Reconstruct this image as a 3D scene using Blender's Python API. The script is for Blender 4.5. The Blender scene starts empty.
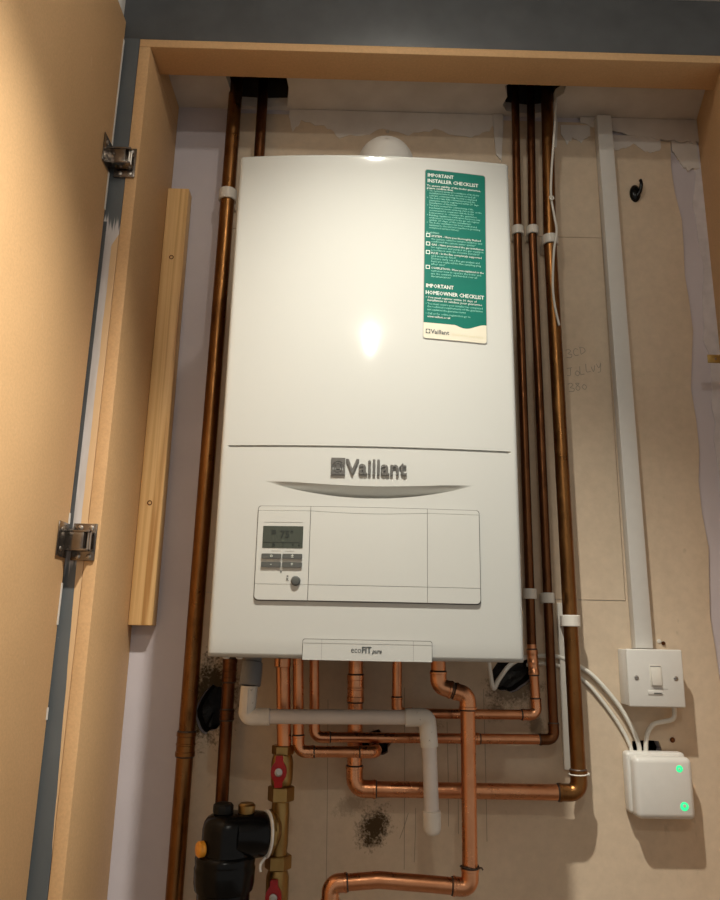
import bpy, bmesh, math, random
from mathutils import Vector, Matrix
from mathutils.geometry import tessellate_polygon
random.seed(7)
S = bpy.context.scene
C = S.collection
PI = math.pi

# ------------------------------------------------------------------ camera, world, lights, exposure
F_PX, PITCH, YAW, ROLL = 742.64, 0.2419, 0.0112, 0.0201
cam_d = bpy.data.cameras.new('camera'); cam = bpy.data.objects.new('camera', cam_d); C.objects.link(cam)
_f = Vector((math.sin(YAW)*math.cos(PITCH), math.cos(YAW)*math.cos(PITCH), math.sin(PITCH)))
_r = Vector((math.cos(YAW), -math.sin(YAW), 0)); _u = _r.cross(_f)
_r2 = _r*math.cos(ROLL)+_u*math.sin(ROLL); _u2 = -_r*math.sin(ROLL)+_u*math.cos(ROLL)
M4 = Matrix((_r2, _u2, -_f)).transposed().to_4x4(); M4.translation = Vector((-0.0234, -0.9383, 0.0317))
cam.matrix_world = M4
cam_d.sensor_fit = 'VERTICAL'; cam_d.sensor_height = 24.0; cam_d.lens = F_PX*24.0/900.0; cam_d.clip_start = .02
S.camera = cam

w = bpy.data.worlds.new('world'); S.world = w; w.use_nodes = True
w.node_tree.nodes['Background'].inputs[0].default_value = (1.0, .95, .87, 1)
w.node_tree.nodes['Background'].inputs[1].default_value = .34

def lamp(name, kind, loc, power, radius, col=(1, .965, .86), target=None, angle=100, blend=1.0):
    d = bpy.data.lights.new(name, kind); d.energy = power; d.shadow_soft_size = radius; d.color = col
    o = bpy.data.objects.new(name, d); C.objects.link(o); o.location = loc
    if kind == 'SPOT':
        d.spot_size = math.radians(angle); d.spot_blend = blend
        o.rotation_euler = (Vector(target)-Vector(loc)).to_track_quat('-Z', 'Y').to_euler()
    return o
lamp('ceiling_spotlight', 'SPOT', (.012, -.385, 1.080), 108, .016, target=(.012, -.40, -1.0), angle=105)
lamp('ceiling_spotlight_spill', 'POINT', (.012, -.385, 1.082), 3.4, .016)      # light that leaves the same lamp sideways
lamp('ceiling_bulb', 'POINT', (.03, -1.56, 1.05), 9, .018)

S.view_settings.view_transform = 'Standard'; S.view_settings.look = 'None'
S.view_settings.gamma = 1.0; S.view_settings.exposure = 0.0; S.view_settings.use_curve_mapping = False

# ------------------------------------------------------------------ materials
MATS = {}
class NT:
    def __init__(s, name):
        m = bpy.data.materials.new(name); m.use_nodes = True; s.m = m; s.t = m.node_tree; s.n = s.t.nodes
        s.b = s.n['Principled BSDF']; MATS[name] = m
        s._obj = None
    def new(s, t, **k):
        x = s.n.new(t)
        for a, b in k.items(): setattr(x, a, b)
        return x
    def link(s, a, b): s.t.links.new(a, b)
    def coord(s, scale=(1, 1, 1), loc=(0, 0, 0)):
        if s._obj is None: s._obj = s.new('ShaderNodeTexCoord').outputs['Object']
        mp = s.new('ShaderNodeMapping'); mp.inputs['Scale'].default_value = scale; mp.inputs['Location'].default_value = loc
        s.link(s._obj, mp.inputs['Vector']); return mp.outputs[0]
    def noise(s, vec, scale, detail=4, rough=.55, dist=0):
        n = s.new('ShaderNodeTexNoise'); n.inputs['Scale'].default_value = scale; n.inputs['Detail'].default_value = detail
        n.inputs['Roughness'].default_value = rough; n.inputs['Distortion'].default_value = dist
        s.link(vec, n.inputs['Vector']); return n.outputs['Fac']
    def ramp(s, fac, stops):
        r = s.new('ShaderNodeValToRGB'); e = r.color_ramp.elements
        while len(e) < len(stops): e.new(.5)
        for q, (p, c) in zip(e, stops):
            q.position = p; q.color = (c, c, c, 1) if isinstance(c, (int, float)) else (*c, 1)
        s.link(fac, r.inputs[0]); return r.outputs[0]
    def mix(s, fac, a, b, mode='MIX'):
        m = s.new('ShaderNodeMix', data_type='RGBA', blend_type=mode)
        for v, i in ((fac, 0), (a, 6), (b, 7)):
            if isinstance(v, (int, float)): m.inputs[i].default_value = v
            elif isinstance(v, tuple): m.inputs[i].default_value = (*v, 1)
            else: s.link(v, m.inputs[i])
        return m.outputs[2]
    def math(s, op, a, b=0.0, c=None):
        m = s.new('ShaderNodeMath', operation=op)
        for i, v in enumerate((a, b) if c is None else (a, b, c)):
            if isinstance(v, (int, float)): m.inputs[i].default_value = v
            else: s.link(v, m.inputs[i])
        return m.outputs[0]
    def base(s, c):
        if isinstance(c, tuple): s.b.inputs['Base Color'].default_value = (*c, 1)
        else: s.link(c, s.b.inputs['Base Color'])
    def set(s, rough=.5, metal=0, spec=.5, coat=0):
        s.b.inputs['Roughness'].default_value = rough; s.b.inputs['Metallic'].default_value = metal
        s.b.inputs['Specular IOR Level'].default_value = spec; s.b.inputs['Coat Weight'].default_value = coat
    def bump(s, h, strength=.2, dist=.002):
        b = s.new('ShaderNodeBump'); b.inputs['Strength'].default_value = strength; b.inputs['Distance'].default_value = dist
        s.link(h, b.inputs['Height']); s.link(b.outputs[0], s.b.inputs['Normal'])

def plain(name, col, rough=.5, metal=0, spec=.5, coat=0, var=.06, scale=60, bump=0):
    t = NT(name); n = t.noise(t.coord(), scale)
    a = tuple(min(1, c*(1-var)) for c in col); b = tuple(min(1, c*(1+var)) for c in col)
    t.base(t.ramp(n, [(.3, a), (.7, b)])); t.set(rough, metal, spec, coat)
    if bump: t.bump(n, bump, .001)
    return t.m

def mdf():
    t = NT('mdf'); v = t.coord()
    big = t.ramp(t.noise(v, 3.5, 5), [(.3, (.575, .350, .170)), (.7, (.655, .410, .207))])
    fine = t.ramp(t.noise(v, 260, 3, .7), [(.35, .93), (.65, 1.04)])
    c = t.mix(1.0, big, fine, 'MULTIPLY')
    fl = t.ramp(t.noise(t.coord((1, 1, .35)), 95, 2), [(.70, 0), (.76, 1)])
    c = t.mix(t.math('MULTIPLY', fl, .25), c, (.78, .58, .36))
    sc = t.ramp(t.noise(t.coord((3, 3, 1)), 34, 2), [(.72, 0), (.78, 1)])
    c = t.mix(t.math('MULTIPLY', sc, .16), c, (.27, .165, .09))
    t.base(c); t.set(.62, spec=.3); t.bump(t.noise(v, 300, 2), .05, .0006)
mdf()

def frame_paint():           # grey gloss brushed on, left bare and whitish over the middle of the left post
    t = NT('frame_paint'); v = t.coord()
    sep = t.new('ShaderNodeSeparateXYZ'); t.link(t._obj, sep.inputs[0])
    wob = t.math('MULTIPLY', t.math('SUBTRACT', t.noise(t.coord((260, 260, 9)), 1, 3), .5), .11)
    z = t.math('ADD', sep.outputs['Z'], wob)
    hi = t.ramp(t.math('ADD', z, -.10), [(.535, 0), (.545, 1)])
    lo = t.ramp(t.math('ADD', z, .30), [(.415, 1), (.43, 0)])
    g = t.math('MAXIMUM', hi, lo)
    grey = t.ramp(t.noise(t.coord((1, 1, .3)), 22, 4), [(.3, (.078, .088, .094)), (.7, (.108, .116, .120))])
    spk = t.ramp(t.noise(v, 130, 2), [(.76, 0), (.80, 1)])
    grey = t.mix(t.math('MULTIPLY', spk, .3), grey, (.35, .34, .33))
    bare = t.ramp(t.noise(t.coord((6, 6, 1)), 12, 3), [(.3, (.44, .40, .38)), (.7, (.58, .54, .53))])
    
    # the brushed stripe narrows below the lower hinge and leaves bare board beside it
    k = t.math('MINIMUM', t.math('MAXIMUM', t.math('MULTIPLY', t.math('SUBTRACT', .12, sep.outputs['Z']), 2.4), 0.0), 1.0)
    ed = t.math('ADD', t.math('MULTIPLY', k, .0102), -.3982)
    up_ = t.ramp(sep.outputs['Z'], [(.600, 0), (.640, 1)])
    ed = t.math('ADD', ed, t.math('MULTIPLY', up_, .02))
    ed = t.math('ADD', ed, t.math('MULTIPLY', t.math('SUBTRACT', t.noise(t.coord((1, 1, .4)), 40, 3), .5), .003))
    on = t.math('GREATER_THAN', sep.outputs['X'], ed); on = t.math('MULTIPLY', on, t.math('LESS_THAN', sep.outputs['X'], -.30))
    t.base(t.mix(on, t.mix(g, bare, grey), (.60, .39, .205))); t.set(.42)
frame_paint()

plain('lintel_paint', (.080, .084, .088), .45, var=.12, scale=25)
def lilac():
    t = NT('lilac_paint'); v = t.coord()
    c = t.ramp(t.noise(v, 6, 5), [(.3, (.51, .465, .49)), (.7, (.585, .535, .56))])
    sp = t.ramp(t.noise(v, 90, 2), [(.74, 0), (.78, 1)])
    c = t.mix(t.math('MULTIPLY', sp, .25), c, (.62, .58, .56))
    t.base(c); t.set(.6, spec=.35); t.bump(t.noise(t.coord((1, 1, 1)), 160, 3), .12, .001)
lilac()

STAINS = [  # x, z, rx, rz, tilt, strength
    (.022, -.254, .026, .036, -.6, 1.0), (-.234, -.070, .046, .078, -.2, 1.0), (.240, -.046, .050, .034, .3, .75),
    (.020, -.135, .022, .020, 0, .8), (.212, -.085, .020, .016, 0, .35), (.275, -.105, .016, .020, 0, .6), (.105, -.105, .022, .014, 0, .55),
    (-.012, -.222, .030, .016, .3, .35)]
def board():
    t = NT('plasterboard'); v = t.coord()
    c = t.ramp(t.noise(v, 4.5, 6, .6), [(.3, (.56, .44, .318)), (.7, (.645, .52, .385))])
    fine = t.ramp(t.noise(v, 55, 5, .65), [(.3, .93), (.7, 1.05)])
    c = t.mix(1.0, c, fine, 'MULTIPLY')
    mk = t.ramp(t.noise(t.coord((1, 1, .45)), 46, 3, .6), [(.70, 0), (.75, 1)])
    c = t.mix(t.math('MULTIPLY', mk, .22), c, (.20, .17, .13))
    # damp splashes and mould specks below the casing
    sep = t.new('ShaderNodeSeparateXYZ'); t.link(t._obj, sep.inputs[0])
    n1 = t.noise(v, 70, 5, .7); n2 = t.noise(v, 260, 3, .7)
    for i, (x, z, rx, rz, tl, st) in enumerate(STAINS):
        dx = t.math('SUBTRACT', sep.outputs['X'], x); dz = t.math('SUBTRACT', sep.outputs['Z'], z)
        ca, sa = math.cos(tl), math.sin(tl)
        u = t.math('ADD', t.math('MULTIPLY', dx, ca/rx), t.math('MULTIPLY', dz, sa/rx))
        q = t.math('ADD', t.math('MULTIPLY', dx, -sa/rz), t.math('MULTIPLY', dz, ca/rz))
        d = t.math('SQRT', t.math('ADD', t.math('MULTIPLY', u, u), t.math('MULTIPLY', q, q)))
        d = t.math('ADD', d, t.math('MULTIPLY', t.math('SUBTRACT', n1, .5), 1.5))
        d = t.math('ADD', d, t.math('MULTIPLY', t.math('SUBTRACT', n2, .5), 1.3))
        m = t.ramp(d, [(.45, st), (1.0, 0)])
        c = t.mix(m, c, (.060, .038, .016))
    t.base(c); t.set(.8, spec=.2); t.bump(t.noise(v, 120, 4), .12, .001)
board()

def plaster():
    t = NT('plaster'); v = t.coord()
    c = t.ramp(t.noise(v, 14, 5), [(.3, (.58, .53, .48)), (.7, (.70, .65, .60))])
    t.base(c); t.set(.8, spec=.2); t.bump(t.noise(v, 45, 5), .35, .002)
plaster()

plain('filler', (.60, .555, .56), .75, spec=.25, var=.10, scale=40, bump=.3)
def copper(name, c1, c2, dark, amount, rough):
    t = NT(name)
    n = t.noise(t.coord((1, 1, .5)), 26, 5, .65)
    c = t.ramp(n, [(.3, c1), (.7, c2)])
    st = t.ramp(t.noise(t.coord((1, 1, .25), (3, 1, 2)), 42, 5, .7), [(.66-amount, 0), (.80-amount*.5, 1)])
    c = t.mix(t.math('MULTIPLY', st, .85), c, dark); t.base(c); t.set(rough, 1.0)
    r = t.ramp(t.noise(t.coord(), 60, 4), [(.3, rough-.08), (.7, rough+.12)]); t.link(r, t.b.inputs['Roughness'])
copper('copper_new', (.62, .260, .120), (.74, .350, .185), (.18, .065, .025), .04, .30)
copper('copper_fitting', (.66, .285, .135), (.78, .385, .21), (.22, .08, .03), .06, .28)
copper('copper_aged', (.185, .080, .026), (.29, .135, .045), (.050, .022, .009), .11, .34)
copper('copper_dark', (.115, .044, .018), (.19, .078, .032), (.030, .014, .008), .13, .36)
copper('brass', (.30, .185, .062), (.42, .27, .105), (.10, .055, .02), .08, .36)
plain('solder', (.10, .075, .06), .5, .6)
plain('boiler_white', (.435, .432, .405), .075, spec=.32, var=.006, scale=8)
plain('panel_white', (.445, .442, .412), .38, var=.01, scale=10)
plain('gap_dark', (.10, .095, .085), .6)
plain('casing_grey', (.30, .285, .27), .5)
plain('underside_dark', (.045, .042, .04), .7)
plain('white_plastic', (.66, .635, .59), .34, var=.02)
plain('clip_white', (.66, .62, .55), .45, var=.04)
plain('cable_white', (.70, .67, .60), .42, var=.04)
plain('conduit_grey', (.68, .60, .54), .42, var=.04, scale=30)
plain('rubber_grey', (.20, .20, .205), .55)
def fitting_white():
    t = NT('conduit_fitting'); v = t.coord()
    c = t.ramp(t.noise(v, 30, 4), [(.3, (.66, .60, .52)), (.7, (.76, .70, .62))])
    sp = t.ramp(t.noise(v, 150, 3, .7), [(.68, 0), (.73, 1)])
    t.base(t.mix(t.math('MULTIPLY', sp, .6), c, (.20, .16, .11))); t.set(.5)
fitting_white()
plain('black_plastic', (.004, .004, .0042), .24, spec=.22, var=.25, scale=90)
plain('black_rough', (.008, .0075, .007), .5, spec=.25)
plain('orange_plastic', (.85, .34, .03), .4)
plain('red_paint', (.33, .010, .010), .35, spec=.3, var=.15)
plain('steel', (.50, .46, .42), .30, 1.0)
plain('nickel', (.24, .21, .185), .22, 1.0, var=.2)
plain('silver_badge', (.20, .19, .175), .28, .8)
plain('sticker_green', (.0005, .098, .070), .6, spec=.15, var=.03)
plain('sticker_cream', (.50, .46, .36), .6, var=.02)
plain('print_white', (.52, .55, .50), .5, var=.01)
plain('print_mint', (.20, .46, .37), .5, var=.01)
plain('print_dark', (.055, .06, .06), .5, var=.02)
plain('print_grey', (.27, .26, .24), .5, var=.02)
plain('print_gold', (.50, .45, .28), .5, var=.02)
plain('lcd', (.048, .054, .042), .25, var=.04)
plain('lcd_ink', (.020, .024, .020), .35)
plain('button_grey', (.070, .072, .066), .40)
plain('ceiling_white', (.66, .62, .57), .8, var=.03, scale=12)
plain('pencil', (.29, .25, .20), .8)
plain('scored_line_brown', (.30, .24, .175), .8)  # brown of the scored lines on the board
plain('brass_plate', (.52, .37, .13), .35, .9)
plain('ptfe_white', (.78, .76, .72), .6)
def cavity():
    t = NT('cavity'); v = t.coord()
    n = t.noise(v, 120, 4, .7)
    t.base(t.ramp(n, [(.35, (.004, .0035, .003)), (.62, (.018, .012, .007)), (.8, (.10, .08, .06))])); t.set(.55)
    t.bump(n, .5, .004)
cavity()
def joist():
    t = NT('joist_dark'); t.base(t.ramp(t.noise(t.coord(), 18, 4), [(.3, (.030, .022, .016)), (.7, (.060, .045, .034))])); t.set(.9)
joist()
def pine():
    t = NT('pine')
    g = t.noise(t.coord((60, 60, 1.1)), 1.0, 4, .5, .6)
    c = t.ramp(g, [(.34, (.66, .385, .145)), (.49, (.80, .52, .235)), (.57, (.70, .42, .165)), (.64, (.48, .24, .075))])
    b = t.ramp(t.noise(t.coord((1, 1, .3)), 10, 3), [(.3, .93), (.7, 1.05)])
    t.base(t.mix(1.0, c, b, 'MULTIPLY')); t.set(.5)
pine()
def led():
    t = NT('led_green'); t.base((.02, .7, .25)); t.b.inputs['Emission Color'].default_value = (.03, .95, .33, 1)
    t.b.inputs['Emission Strength'].default_value = .85
led()

# ------------------------------------------------------------------ object helpers
def finish(name, bm, mat, parent=None, org=None, smooth=True, angle=38, recalc=True):
    if recalc: bmesh.ops.recalc_face_normals(bm, faces=bm.faces[:])
    if smooth:
        for f in bm.faces: f.smooth = True
        ca = math.radians(angle)
        for e in bm.edges:
            if len(e.link_faces) == 2 and e.calc_face_angle(0) > ca: e.smooth = False
    root = parent
    off = Vector((0, 0, 0))
    if root:
        while root.parent: root = root.parent
        off = Vector(root.location)
    elif org is not None: off = Vector(org)
    if off.length: bmesh.ops.translate(bm, verts=bm.verts[:], vec=-off)
    me = bpy.data.meshes.new(name); bm.to_mesh(me); bm.free()
    me.materials.append(MATS[mat])
    o = bpy.data.objects.new(name, me); C.objects.link(o)
    if parent: o.parent = parent
    else: o.location = off
    return o
def tag(o, label, cat, group=None):
    o['label'] = label; o['category'] = cat
    if group: o['group'] = group
    return o
def thing(name, label, cat, loc, group=None):
    o = bpy.data.objects.new(name, None); o.empty_display_size = .02; C.objects.link(o); o.location = loc
    return tag(o, label, cat, group)
def struct(o): o['kind'] = 'structure'; return o
def sempty(name):
    o = bpy.data.objects.new(name, None); o.empty_display_size = .02; C.objects.link(o); return struct(o)

def box(bm, x0, x1, y0, y1, z0, z1, bev=0, seg=2):
    b = bmesh.new(); bmesh.ops.create_cube(b, size=1)
    for v in b.verts: v.co = Vector(((x0+x1)/2+v.co.x*(x1-x0), (y0+y1)/2+v.co.y*(y1-y0), (z0+z1)/2+v.co.z*(z1-z0)))
    if bev: bmesh.ops.bevel(b, geom=b.edges[:], offset=bev, segments=seg, profile=.5, affect='EDGES')
    merge(bm, b); return bm
def merge(bm, b):
    me = bpy.data.meshes.new('tmp'); b.to_mesh(me); b.free(); bm.from_mesh(me); bpy.data.meshes.remove(me)
def bx(*a, **k): return box(bmesh.new(), *a, **k)

def fillet(pts, rad, n=8):
    pts = [Vector(p) for p in pts]; out = [pts[0]]
    for i in range(1, len(pts)-1):
        a, b, c = pts[i-1], pts[i], pts[i+1]
        d0 = (a-b).normalized(); d1 = (c-b).normalized(); ang = d0.angle(d1)
        if ang > PI-.02 or rad <= 0: out.append(b); continue
        t = min(rad/math.tan(ang/2), .49*(a-b).length, .49*(c-b).length); r = t*math.tan(ang/2)
        cen = b+(d0+d1).normalized()*(r/math.sin(ang/2))
        s = b+d0*t; e = b+d1*t; v0 = s-cen; v1 = e-cen; sw = v0.angle(v1)
        for k in range(n+1):
            f = k/n
            out.append(cen+(v0*math.sin((1-f)*sw)+v1*math.sin(f*sw))/math.sin(sw))
    out.append(pts[-1]); return out
def spline(pts, n=8):
    P = [Vector(p) for p in pts]; P = [P[0]*2-P[1]]+P+[P[-1]*2-P[-2]]; out = []
    for i in range(1, len(P)-2):
        a, b, c, d = P[i-1:i+3]
        for k in range(n):
            t = k/n
            out.append(.5*((2*b)+(c-a)*t+(2*a-5*b+4*c-d)*t*t+(3*b-a-3*c+d)*t**3))
    out.append(P[-2]); return out
def sweep(bm, path, rad, seg=16, cap=True):
    path = [Vector(p) for p in path]; n = len(path)
    q = [path[0]]; keep = [0]
    for i in range(1, n):
        if (path[i]-q[-1]).length > 1e-6: q.append(path[i]); keep.append(i)
    rs = rad if isinstance(rad, (list, tuple)) else [rad]*n
    rs = [rs[i] for i in keep]; path = q; n = len(path)
    T = []
    for i in range(n):
        a = (path[i]-path[i-1]).normalized() if i else None
        b = (path[i+1]-path[i]).normalized() if i < n-1 else None
        T.append(((a or b)+(b or a)).normalized())
    up = Vector((0, 0, 1)) if abs(T[0].z) < .9 else Vector((1, 0, 0))
    N = (up-T[0]*up.dot(T[0])).normalized(); rings = []
    for i in range(n):
        N = (N-T[i]*N.dot(T[i])).normalized(); B = T[i].cross(N)
        rings.append([bm.verts.new(path[i]+(N*math.cos(2*PI*k/seg)+B*math.sin(2*PI*k/seg))*rs[i]) for k in range(seg)])
    for a, b in zip(rings, rings[1:]):
        for k in range(seg): bm.faces.new((a[k], a[(k+1) % seg], b[(k+1) % seg], b[k]))
    if cap:
        bm.faces.new(rings[0][::-1]); bm.faces.new(rings[-1])
    return bm
def tube(path, rad, seg=16): return sweep(bmesh.new(), path, rad, seg)
def lathe(bm, org, axis, prof, seg=24):
    """prof: (distance along axis, radius)"""
    org = Vector(org); ax = Vector(axis).normalized()
    up = Vector((0, 0, 1)) if abs(ax.z) < .9 else Vector((1, 0, 0)); N = (up-ax*up.dot(ax)).normalized(); B = ax.cross(N)
    rings = [[bm.verts.new(org+ax*h+(N*math.cos(2*PI*k/seg)+B*math.sin(2*PI*k/seg))*max(r, 1e-5)) for k in range(seg)] for h, r in prof]
    for a, b in zip(rings, rings[1:]):
        for k in range(seg): bm.faces.new((a[k], a[(k+1) % seg], b[(k+1) % seg], b[k]))
    bm.faces.new(rings[0][::-1]); bm.faces.new(rings[-1]); return bm
def lat(org, axis, prof, seg=24): return lathe(bmesh.new(), org, axis, prof, seg)
def sheet(loops, fn, d):
    """polygon with holes in 2D, mapped by fn(u, v, depth), extruded by d"""
    bm = bmesh.new(); flat = [p for l in loops for p in l]
    tri = tessellate_polygon([[Vector((p[0], p[1], 0)) for p in l] for l in loops])
    A = [bm.verts.new(fn(p[0], p[1], 0)) for p in flat]; B = [bm.verts.new(fn(p[0], p[1], d)) for p in flat]
    for t in tri:
        try: bm.faces.new([A[i] for i in t]); bm.faces.new([B[i] for i in t][::-1])
        except ValueError: pass
    k = 0
    for l in loops:
        n = len(l)
        for i in range(n):
            a, b = k+i, k+(i+1) % n
            bm.faces.new((A[a], A[b], B[b], B[a]))
        k += n
    return bm
def blob(cx, cz, rx, rz, n=26, jag=.18, tilt=0, seed=1):
    r = random.Random(seed); ph = [r.uniform(0, 6.28) for _ in range(4)]; out = []
    for i in range(n):
        a = 2*PI*i/n; k = 1+jag*(.5*math.sin(2*a+ph[0])+.45*math.sin(5*a+ph[1])+.35*math.sin(9*a+ph[2]))+r.uniform(-.3, .3)*jag
        x, z = rx*k*math.cos(a), rz*k*math.sin(a)
        out.append((cx+x*math.cos(tilt)-z*math.sin(tilt), cz+x*math.sin(tilt)+z*math.cos(tilt)))
    return out

# ------------------------------------------------------------------ the cupboard and the wall
YW = .289          # face of the plasterboard
H1 = blob(-.234, -.088, .022, .038, jag=.10, tilt=-.25, seed=3)
H2 = blob(.240, -.026, .038, .025, jag=.10, tilt=.45, seed=5)
H3 = blob(.025, -.133, .0215, .0200, n=18, seed=8)
H4 = [(.424, -.146), (.466, -.146), (.470, -.134), (.466, -.1225), (.447, -.1215), (.424, -.1235)]
front = lambda y0: (lambda u, v, d: (u, y0+d, v))
wall_back = sempty('wall_back')
finish('painted_wall', sheet([[(-.40, -1.33), (.66, -1.33), (.66, 1.03), (-.40, 1.03)], H1, H2, H3, H4], front(YW+.0045), .03), 'lilac_paint', wall_back, smooth=False)
SEAM_A, SEAM_B = .747, .0915
rr = random.Random(11)
edge = [(.568+.004*math.sin(i*1.7)+(.012*math.exp(-((z-.66)/.2)**2))+rr.uniform(-.0012, .0012), z) for i, z in enumerate([-.7+1.655*k/30 for k in range(31)])]
board_main = [(-.262, -.7)]+edge+[(.4285, .966), (.4285, SEAM_B-.0005), (-.262, SEAM_B-.0005)]
for bl in ([board_main, H1, H2, H3, H4],
           [[(-.262, SEAM_B+.0005), (.4275, SEAM_B+.0005), (.4275, SEAM_A-.0005), (-.262, SEAM_A-.0005)]],
           [[(-.262, SEAM_A+.0005), (.4275, SEAM_A+.0005), (.4275, .992), (-.262, .992)]]):
    finish('plasterboard_sheet', sheet(bl, front(YW), .0044), 'plasterboard', wall_back, smooth=False)
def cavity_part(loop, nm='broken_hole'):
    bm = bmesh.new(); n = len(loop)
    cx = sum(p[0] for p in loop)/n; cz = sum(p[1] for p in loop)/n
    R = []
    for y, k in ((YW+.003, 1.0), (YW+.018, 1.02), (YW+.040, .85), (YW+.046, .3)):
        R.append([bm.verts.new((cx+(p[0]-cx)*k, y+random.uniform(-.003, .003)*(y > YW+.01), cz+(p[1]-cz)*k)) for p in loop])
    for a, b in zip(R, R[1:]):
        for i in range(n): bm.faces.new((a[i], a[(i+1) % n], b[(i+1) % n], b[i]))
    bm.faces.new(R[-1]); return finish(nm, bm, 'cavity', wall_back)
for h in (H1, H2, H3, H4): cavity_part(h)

# torn plaster along the top of the wall and in the right corner
def patch(top, bottom_pts, seed, nm='plaster_patch', d=.0012, y=YW):
    r = random.Random(seed); lo = []
    for (x0, z0), (x1, z1) in zip(bottom_pts, bottom_pts[1:]):
        for k in range(5):
            f = k/5; lo.append((x0+(x1-x0)*f, z0+(z1-z0)*f+r.uniform(-.0035, .0035)))
    lo.append(bottom_pts[-1])
    finish(nm, sheet([lo+[(bottom_pts[-1][0], top), (bottom_pts[0][0], top)]], front(y-d), d-.0001), 'plaster', wall_back, smooth=False)
patch(1.003, [(-.158, .986), (-.150, .953), (-.135, .978), (-.09, .968), (-.06, .945), (-.01, .952), (.02, .968), (.07, .955), (.12, .966), (.19, .950), (.225, .968), (.238, .985)], 1)
patch(.9655, [(.455, .957), (.463, .930), (.480, .938), (.50, .945), (.520, .935), (.535, .928), (.552, .940)], 2)
patch(1.003, [(.40, .990), (.43, .984), (.47, .972), (.52, .962), (.56, .958), (.605, .955), (.628, .952)], 12, d=.0022)
patch(.985, [(.362, .966), (.372, .945), (.384, .955), (.40, .948), (.418, .962)], 3)
patch(1.003, [(.337, .985), (.342, .930), (.352, .935), (.356, .985)], 4, d=.003)
patch(1.003, [(.232, .985), (.236, .915), (.246, .902), (.252, .985)], 6, d=.003)
patch(.965, [(.574, .938), (.582, .925), (.592, .905), (.602, .895), (.622, .90)], 7, y=YW+.0045, d=.0035)
# filler wiped down the right-hand corner
r = random.Random(21); L = []; zs = [.95-1.35*i/44 for i in range(45)]
for i, z in enumerate(zs): L.append((.609-.012*max(0, .7-z)/.7+r.uniform(-.0045, .0045)+.005*math.sin(i*.9), z))
finish('filler_strip', sheet([L+[(.645, -.4), (.645, .95)]], front(YW+.0045-.0018), 0.0017), 'filler', wall_back, smooth=False)

# pencil scribbles and scored lines on the board
def ribbon(pts, wd, nm, mat, y=YW):
    bm = bmesh.new(); P = [Vector((p[0], p[1], 0)) for p in pts]; A = []
    for i, p in enumerate(P):
        t = (P[min(i+1, len(P)-1)]-P[max(i-1, 0)]).normalized(); nrm = Vector((-t.y, t.x, 0))*wd/2
        A.append([bm.verts.new((q.x, y-d, q.y)) for q, d in ((p+nrm, .00025), (p-nrm, .00025), (p-nrm, .00002), (p+nrm, .00002))])
    for a, b in zip(A, A[1:]):
        for k in range(4): bm.faces.new((a[k], a[(k+1) % 4], b[(k+1) % 4], b[k]))
    bm.faces.new(A[0]); bm.faces.new(A[-1][::-1])
    return finish(nm, bm, mat, wall_back, smooth=False)
def glyph(strokes, ox, oz, s, rot=0):
    for st in strokes:
        pts = spline([(x*s, z*s, 0) for x, z in st], 5) if len(st) > 2 else [Vector((x*s, z*s, 0)) for x, z in st]
        ribbon([(ox+p.x*math.cos(rot)-p.y*math.sin(rot), oz+p.x*math.sin(rot)+p.y*math.cos(rot)) for p in pts], .0011, 'pencil_stroke', 'pencil')
three = [[(0, .9), (.35, 1), (.55, .75), (.2, .5), (.6, .35), (.45, .02), (0, .1)]]
cee = [[(.6, .8), (.3, .9), (.05, .5), (.25, .1), (.6, .15)]]
dee = [[(.1, .9), (.1, .05)], [(0, .9), (.5, .75), (.6, .35), (.1, .02)]]
ell = [[(.1, 1), (.05, .1), (.5, .08)]]
vee = [[(0, .7), (.2, .1), (.45, .8)]]
yy = [[(0, .8), (.2, .3), (.5, .85)], [(.5, .85), (.3, -.1), (0, -.2)]]
jay = [[(.1, .9), (.7, .95)], [(.5, .9), (.35, .1), (0, .1)]]
oh = [[(.3, .6), (.05, .3), (.3, 0), (.55, .3), (.3, .6)]]
eight = [[(.5, .8), (.1, .8), (.5, .3), (.25, 0), (.05, .3), (.5, .8)]]
for g, x, z in ((three, .352, .510), (cee, .364, .513), (dee, .376, .517), (ell, .385, .484), (vee, .395, .484), (yy, .405, .488),
                (jay, .351, .476), (oh, .365, .477), (ell, .374, .479), (three, .353, .447), (eight, .365, .450), (oh, .376, .452)):
    glyph(g, x, z, .016, .12)
for x0, z0, x1, z1 in ((-.052, -.07, -.046, -.40), (.068, -.05, .069, -.31), (.135, -.10, .136, -.25), (.150, -.13, .151, -.26), (.193, -.05, .194, -.27), (.086, -.225, .084, -.30), (.075, -.232, .062, -.268)):
    ribbon([(x0, z0), ((x0+x1)/2+.0006, (z0+z1)/2), (x1, z1)], .0009, 'scored_line', 'scored_line_brown')
# screws left in the wall beside the switched spur
for x, z, s in ((.4845, .0255, 1), (.4872, -.1205, 1.25)):
    finish('wall_screw', lat((x, YW, z), (0, -1, 0), [(-.004, .0026*s), (.002, .0032*s), (.0034, .0024*s), (.0030, .0008)], 14), 'copper_dark', wall_back)
finish('wall_plug', lat((.478, YW, .0285), (0, -1, 0), [(-.004, .003), (.001, .0034), (.0016, .0024)], 14), 'clip_white', wall_back)

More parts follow.
